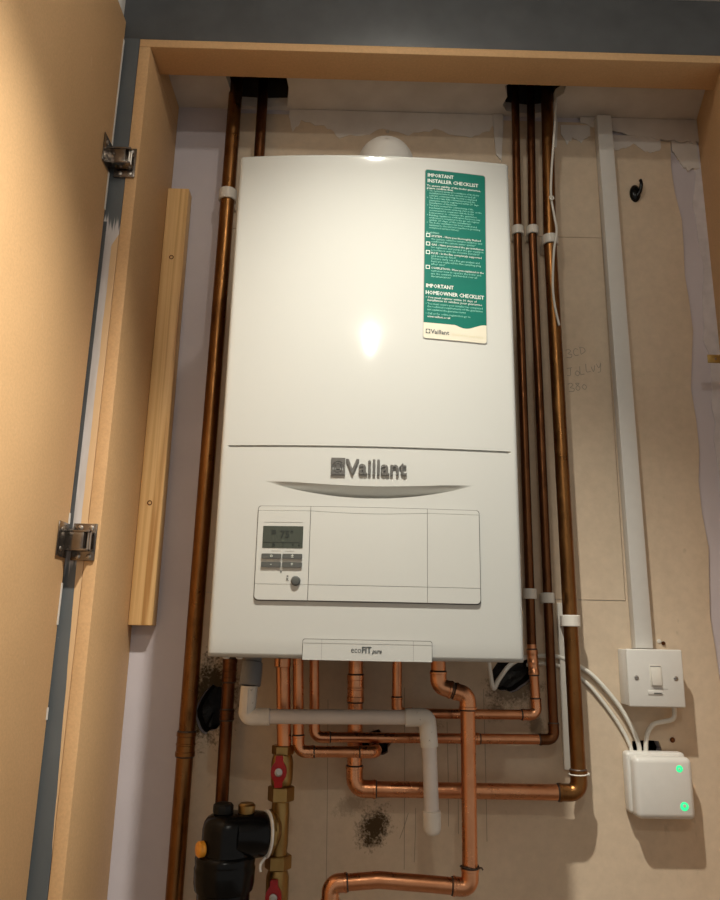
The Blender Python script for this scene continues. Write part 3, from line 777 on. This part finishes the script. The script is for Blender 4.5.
# three pipes to the right of the boiler, each turning in under it
pipe('copper_pipe', 'thin copper pipe hugging the boiler side that turns in under it on the highest level',
     [(.2715, .262, 1.10), (.2655, .262, .70), (.2655, .262, .02), (.2690, .259, -.0845), (.0535, .247, -.0845), (.0535, .247, .004)], R15,
     ('copper_dark', 'copper_dark', 'copper_new', 'copper_new', 'copper_new'), 'copper_fitting', elbows=(3, 4), couplings=[((.2658, .2618, .012), (.2671, .2606, -.026))], fl=.012)
pipe('copper_pipe', 'thin dull copper pipe between two neighbours, turning in under the boiler on the middle level',
     [(.3015, .262, 1.10), (.2925, .262, .72), (.2935, .260, .10), (.2935, .256, -.1190), (-.0690, .226, -.1180), (-.0735, .226, .004)], R15,
     ('copper_dark', 'copper_dark', 'copper_dark', 'copper_new', 'copper_new'), {3: 'copper_dark', 4: 'copper_fitting'}, elbows=(3, 4), couplings=[((.178, .2464, -.1187), (.150, .2441, -.1186))], fl=.012)
pipe('copper_pipe', 'thick copper pipe nearest the white trunking, turning in under the boiler on the lowest level',
     [(.3310, .256, 1.10), (.3215, .254, .72), (.3270, .252, -.1925), (-.0085, .250, -.1920), (-.0095, .250, -.050), (-.0100, .250, .004)], R28*.90,
     ('copper_aged', 'copper_aged', 'copper_new', 'copper_new', 'copper_new'), {2: 'copper_aged', 3: 'copper_fitting'}, elbows=(2, 3),
     couplings=[((-.0097, .250, -.030), (-.0094, .250, -.070))], fl=.015)
for x, y, z, r_, lb in ((.2660, .262, .741, R15, 'white pipe clip high on the thin pipe hugging the boiler'), (.2930, .262, .742, R15, 'white pipe clip high on the middle thin pipe'),
                        (.3215, .254, .718, R28*.9, 'wide white pipe clip high on the thick pipe by the trunking'), (.2655, .262, .098, R15, 'white pipe clip low on the thin pipe hugging the boiler'),
                        (.2932, .260, .092, R15, 'white pipe clip low on the middle thin pipe'), (.3262, .2525, .057, R28*.9, 'wide white pipe clip low on the thick pipe by the trunking')):
    clip(lb, x, y, z, r_, .016 if r_ < .01 else .0175)
tie = thing('cable_tie', 'thin white tie ringed round the thick aged pipe above its bottom elbow', 'cable tie', (.3268, .252, -.168))
bm = bmesh.new(); sweep(bm, [((.3269)+.0136*math.cos(2*PI*k/32), .252+.0136*math.sin(2*PI*k/32), -.1665+.0006*math.cos(2*PI*k/32)) for k in range(33)], .0010, 8)
finish('loop', bm, 'cable_white', tie); finish('buckle', bx(.3395, .3430, .2490, .2530, -.1685, -.1645, .0005), 'cable_white', tie)

# copper pipes hanging straight from the boiler
pipe('copper_pipe', 'bright copper pipe that jogs sideways below the boiler then drops to the bottom bend', [(.1065, .160, .004), (.1065, .160, -.0385), (.1478, .160, -.0500), (.1475, .160, -.2945), (.0950, .160, -.2910), (.0250, .160, -.2870), (-.0385, .160, -.2925), (-.0395, .160, -.62)],
     .0105, 'copper_new', 'copper_fitting', bend=.014, elbows=(1, 2, 3, 6), fl=.009)
tie = thing('wire_tie', 'dark wire twisted round the bright copper pipe above the bottom bend', 'wire tie', (.147, .16, -.272))
bm = bmesh.new(); sweep(bm, [(.1470+.0122*math.cos(2*PI*k/24), .160+.0122*math.sin(2*PI*k/24), -.2690+.0012*math.sin(4*PI*k/24)) for k in range(25)], .0011, 8)
finish('loop', bm, 'solder', tie); finish('twist', tube(spline([(.158, .152, -.2690), (.161, .149, -.2675), (.163, .148, -.2700)]), .0011, 8), 'solder', tie)
pipe('copper_pipe', 'thin copper pipe that bends across and ends in a hole in the wall', [(-.0965, .205, .004), (-.0905, .205, -.1355), (.0210, .205, -.1340), (.0210, .320, -.1360)], .0078, 'copper_new', 'copper_fitting', elbows=(1, 2), fl=.011)

# brass valve tail with red lever handles
vx, vy = -.1130, .205
vt = thing('isolating_valve', 'brass valve set with two red butterfly handles under the boiler, beside the black filter', 'valve', (vx, vy, -.36))
finish('tube', tube([(-.1190, vy, .004), (-.1110, vy, -.135)], .0103, 20), 'copper_new', vt)
cp = finish('coupling', lat((-.1186, vy, -.006), (0, 0, -1), [(0, .0108), (.001, .0122), (.012, .0122), (.013, .0112)], 20), 'copper_fitting', vt)
def hexnut(z0, z1, r, x=vx, y=vy, ch=.0012):
    return lathe(bmesh.new(), (x, y, z0), (0, 0, 1), [(0, r-ch), (ch, r), (z1-z0-ch, r), (z1-z0, r-ch)], 6)
finish('compression_nut', hexnut(-.1395, -.1270, .0158), 'brass', vt, angle=25)
finish('valve_body', lat((vx, vy, -.1820), (0, 0, 1), [(0, .0125), (.004, .0150), (.012, .0158), (.030, .0158), (.038, .0148), (.043, .0128)], 24), 'brass', vt)
finish('union_nut', hexnut(-.2010, -.1815, .0188), 'brass', vt, angle=25)
finish('tee', lat((vx, vy, -.2740), (0, 0, 1), [(0, .0125), (.008, .0115), (.020, .0128), (.060, .0128), (.073, .0120)], 24), 'brass', vt)
finish('tee_flange', lat((vx-.0080, vy-.0030, -.2368), (-1, -.45, .0), [(-.006, .0180), (.000, .0250), (.0012, .0262), (.0052, .0262)], 10), 'brass', vt)
finish('union_nut', hexnut(-.2880, -.2700, .0185), 'brass', vt, angle=25)
finish('valve_body', lat((vx, vy, -.345), (0, 0, 1), [(0, .0125), (.010, .0158), (.048, .0158), (.057, .0128)], 24), 'brass', vt)
def handle(zc):
    out = []
    prof = [(-.0205, .0046), (-.0195, .0056), (-.0130, .0058), (-.0105, .0075), (-.0060, .0102), (0, .0112), (.0060, .0102), (.0105, .0075), (.0130, .0055), (.0195, .0052), (.0210, .0042)]
    loop = [(vx-.0025+w_, zc+h) for h, w_ in prof]+[(vx-.0025-w_, zc+h) for h, w_ in prof[::-1]]
    bm = sheet([loop], lambda u, v, d: (u, vy-.0270+d+2.2*(.0112-min(.0112, abs(u-vx+.0025)))*.12, v), .0062)
    h = finish('lever_handle', bm, 'red_paint', vt)
    finish('handle_screw', lat((vx-.0025, vy-.0272, zc), (0, -1, 0), [(-.002, .0056), (.0022, .0054), (.0026, .0034), (.0016, .0030)], 20), 'steel', h)
    finish('handle_stem', lat((vx-.0025, vy-.0005, zc), (0, -1, 0), [(0, .0065), (.022, .0060)], 16), 'brass', h)
handle(-.1590); handle(-.3165)

# black magnetic filter beside the valves
fx, fy = -.1790, .165
ft = thing('magnetic_filter', 'black plastic heating filter canister with an orange side knob', 'filter', (fx, fy, -.40))
finish('canister', lat((fx-.002, fy, -.40), (0, 0, 1), [(0, .030), (.006, .0345), (.096, .0350), (.098, .0385), (.106, .0402), (.118, .0405), (.124, .0408), (.127, .0396), (.131, .0400), (.136, .0405), (.140, .0385), (.143, .0345)], 40), 'black_plastic', ft)
finish('head', lat((fx, fy, -.258), (0, 0, 1), [(0, .0360), (.004, .0352), (.030, .0348), (.038, .0330), (.044, .0290), (.0485, .0210), (.050, .010)], 36), 'black_plastic', ft)
cap = finish('bleed_cap', lat((fx-.008, fy-.004, -.2085), (0, 0, 1), [(0, .0135), (.002, .0140), (.010, .0138), (.012, .0118), (.0135, .006)], 10), 'black_rough', ft, angle=20)
finish('side_arm', lat((fx+.008, fy-.010, -.2340), (1, .45, -.06), [(0, .026), (.014, .0285), (.030, .0295), (.040, .0285), (.0445, .0265)], 32), 'black_plastic', ft)
finish('sealing_tape', lat((fx+.0480, fy+.0080, -.2366), (1, .45, -.06), [(0, .0250), (.0010, .0300), (.0036, .0302), (.0048, .0260)], 32), 'ptfe_white', ft)
finish('tape_tail', tube(spline([(fx+.052, fy-.008, -.2620), (fx+.048, fy-.016, -.2665), (fx+.047, fy-.018, -.2710), (fx+.048, fy-.018, -.276)]), .0018, 8), 'ptfe_white', ft)
finish('brass_union', lat((fx+.0525, fy+.0100, -.2368), (1, .45, -.06), [(0, .0270), (.0015, .0278), (.0040, .0275), (.0046, .0220)], 10), 'brass', ft, angle=20)
finish('brass_cap', lat((fx+.0235, fy-.002, -.2110), (0, 0, 1), [(0, .0105), (.004, .0115), (.0125, .0118), (.0140, .0098), (.0150, .0092)], 18), 'brass', ft)
k = finish('orange_knob', lat((fx-.0270, fy-.020, -.2490), (-1, -.62, 0), [(0, .0075), (.002, .0098), (.0085, .0100), (.0105, .0082), (.0112, .004)], 22), 'orange_plastic', ft)
finish('knob_rib', lat((fx-.0358, fy-.0255, -.2490), (-1, -.62, 0), [(0, .0065), (.0012, .0060), (.0018, .003)], 8), 'orange_plastic', k)

# grey condensate run
cy_ = .150
cd = thing('condensate_pipe', 'pale grey plastic condensate pipe crossing in front of the copper pipes', 'pipe', (.094, cy_, -.228))
finish('rubber_boot', lat((-.1560, cy_+.01, .004), (-.06, -.20, -1), [(0, .0118), (.010, .0122), (.014, .0120), (.016, .0142), (.030, .0150), (.046, .0152), (.0475, .0140)], 24), 'rubber_grey', cd)
def grey_elbow(pts, r, nm='elbow'):
    p = fillet(pts, r*.55, 6)
    finish(nm, tube(p, r, 22), 'conduit_fitting', cd)
grey_elbow([(-.1590, cy_, -.0425), (-.1605, cy_, -.0832), (-.1290, cy_, -.0828)], .0118)
finish('elbow_rib', bx(-.1612, -.1582, cy_-.0128, cy_-.010, -.079, -.046, .0008), 'conduit_fitting', cd)
finish('tube', tube([(-.131, cy_, -.0826), (.0640, cy_, -.0802)], .0098, 22), 'conduit_grey', cd)
grey_elbow([(.0590, cy_, -.0804), (.0893, cy_, -.0800), (.0925, cy_, -.1180)], .0122)
finish('tube', tube([(.0922, cy_, -.113), (.0955, cy_, -.206)], .0101, 22), 'conduit_grey', cd)
finish('end_socket', lat((.0953, cy_, -.1985), (.02, 0, -1), [(0, .0112), (.001, .0122), (.0200, .0122), (.024, .0116), (.0285, .0095), (.031, .005)], 24), 'conduit_fitting', cd)

# ------------------------------------------------------------------ electrics
tr = thing('cable_trunking', 'narrow white plastic trunking running up the wall to the ceiling', 'trunking', (.442, YW, .02))
def lean(bm):
    for v in bm.verts: v.co.x += .0040-.0065*v.co.z
    return bm
finish('trunking_base', lean(bx(.4290, .4560, .2725, YW, .0170, .9950, .0006)), 'white_plastic', tr)
finish('trunking_lid', lean(bx(.4285, .4565, .2692, .2738, .0172, .9948, .0014)), 'white_plastic', tr)
sp = thing('switched_spur', 'square white fused spur with a rocker switch below the white trunking', 'switch', (.4515, YW, -.07))
SX0, SX1, SZ0, SZ1 = .4085, .4950, -.0690, .0165
finish('back_box', bx(SX0+.001, SX1-.001, .2545, YW, SZ0+.001, SZ1-.001, .0022), 'white_plastic', sp)
pl = finish('face_plate', bx(SX0, SX1, .2460, .2548, SZ0, SZ1, .0022, 3), 'white_plastic', sp)
rk = finish('rocker_surround', bx(.4420, .4612, .2452, .2464, -.0385, -.0070, .0005), 'clip_white', sp)
bm = bx(.4440, .4592, .2415, .2462, -.0370, -.0100, .0008)
for v in bm.verts:
    if v.co.y < .244: v.co.y += .0028*(v.co.z+.0370)/.027
finish('rocker', bm, 'clip_white', rk)
finish('switch_mark', bx(.4435, .4597, .2449, .2455, -.0098, -.0082), 'print_grey', rk)
fu = finish('fuse_carrier', bx(.4375, .4605, .2446, .2464, -.0502, -.0442, .0006), 'white_plastic', sp)
finish('fuse_slot', bx(.4465, .4580, .2442, .2448, -.0492, -.0478), 'button_grey', fu)
finish('printed_line', bx(.4420, .4690, .2457, .2462, -.0424, -.0419), 'print_grey', sp)
for x in (.4215, .4822):
    sc = finish('plate_screw', lat((x, .2462, -.0262), (0, -1, 0), [(-.001, .0036), (.0010, .0034), (.0016, .0018)], 18), 'steel', sp)
    finish('screw_slot', bx(x-.0028, x+.0028, .2443, .2449, -.0267, -.0257), 'gap_dark', sc)
rc = thing('wireless_receiver', 'white rounded receiver box with two glowing green lights', 'receiver', (.448, YW, -.225))
bm = bx(.4105, .4990, .2485, .2830, -.2275, -.1405, .009, 4)
finish('housing', bm, 'white_plastic', rc)
finish('rear_cover', bx(.4060, .4965, .2660, YW, -.2235, -.1360, .0055, 3), 'white_plastic', rc)
for x, z, ro in ((.4780, -.1562, .0050), (.4812, -.2082, .0062)):
    l = finish('indicator_light', lat((x, .2486, z), (0, -1, 0), [(-.001, ro), (.0003, ro), (.0006, ro*.8)], 24), 'led_green', rc)
    if ro > .006:
        finish('indicator_symbol', onto := lat((x, .2480, z+.001), (0, -1, 0), [(-.0002, .0024), (.0002, .0024), (.0003, .001)], 16), 'conduit_grey', l)
    else:
        finish('indicator_symbol', lat((x-.0004, .2480, z), (0, -1, 0), [(-.0002, .0015), (.0002, .0015), (.0003, .0008)], 12), 'print_white', l)

def cable(label, pts, r=.0034, mat='cable_white', name='cable', cat='cable', group=None, n=8):
    lo = min(pts, key=lambda p: p[2])
    return tag(finish(name, tube(spline(pts, n), r, 12), mat, org=lo), label, cat, group)
cable('white cable looping out from below the boiler, behind the pipes, to the receiver box', [(.196, .262, .0050), (.1995, .262, -.025), (.2040, .262, -.0470), (.2140, .268, -.0335), (.2350, .280, -.0120), (.2600, .284, -.0005), (.2900, .284, .0025), (.3143, .284, .0010), (.3420, .283, -.0105), (.3684, .283, -.0285), (.4010, .282, -.0660), (.4200, .281, -.0980), (.4305, .281, -.1250), (.4320, .281, -.140)], .0036)
cable('second white cable lying just below the looping one on the wall', [(.262, .2855, -.0120), (.2900, .2855, -.0095), (.3120, .2855, -.0120), (.3360, .2855, -.0230), (.3610, .2855, -.0425), (.3905, .2855, -.0790), (.4090, .2850, -.1080), (.4190, .284, -.130), (.4205, .284, -.139)], .0030)
cable('short white cable curling from the spur down into the receiver box', [(.4862, .272, -.0640), (.4872, .272, -.0780), (.4835, .272, -.0880), (.4720, .273, -.0915), (.4550, .275, -.0960), (.4455, .277, -.1080), (.4420, .279, -.1230), (.4415, .281, -.142)], .0036)
cable('thin white wire running down the upper part of the thick copper pipe', [(.3430, .242, 1.02), (.3345, .2405, .93), (.3260, .2395, .85), (.3230, .2395, .80), (.3268, .2390, .76), (.3295, .2385, .728), (.3230, .2375, .69), (.3185, .2385, .63), (.3200, .2395, .59), (.3265, .2395, .550)], .0021)
tag(finish('wire_knot', tube(spline([(.3225, .2385, .800), (.3195, .2365, .795), (.3215, .2355, .789), (.3265, .2360, .792), (.3255, .2385, .798)]), .0013, 8), 'cable_white', org=(.322, .238, .789)), 'small white twist of wire tied on the upper thin wire', 'wire')
tag(finish('conduit_strip', bx(.3145, .3275, .2820, YW-.0002, -.1660, .0860, .0012), 'clip_white', org=(.321, .285, -.166)), 'narrow pale strip on the wall behind the thick pipe bottom', 'conduit')

# black cable grommet high on the right-hand board
gm = thing('wall_hook', 'small glossy black fitting fixed high on the board right of the trunking', 'hook', (.496, YW, .825))
finish('pad', lat((.4950, YW, .8400), (0, -1, 0), [(0, .0098), (.003, .0100), (.006, .0088), (.009, .004)], 20), 'black_plastic', gm)
for p in [o for o in gm.children]:
    for v in p.data.vertices: v.co.z = (v.co.z-.015)*1.75+.015
finish('prong', tube(spline([(.4965, .283, .832), (.5020, .279, .842), (.5035, .276, .855), (.5025, .277, .8625)]), [.0036]*8+[.0034]*8+[.0030]*8+[.0026], 10), 'black_plastic', gm)
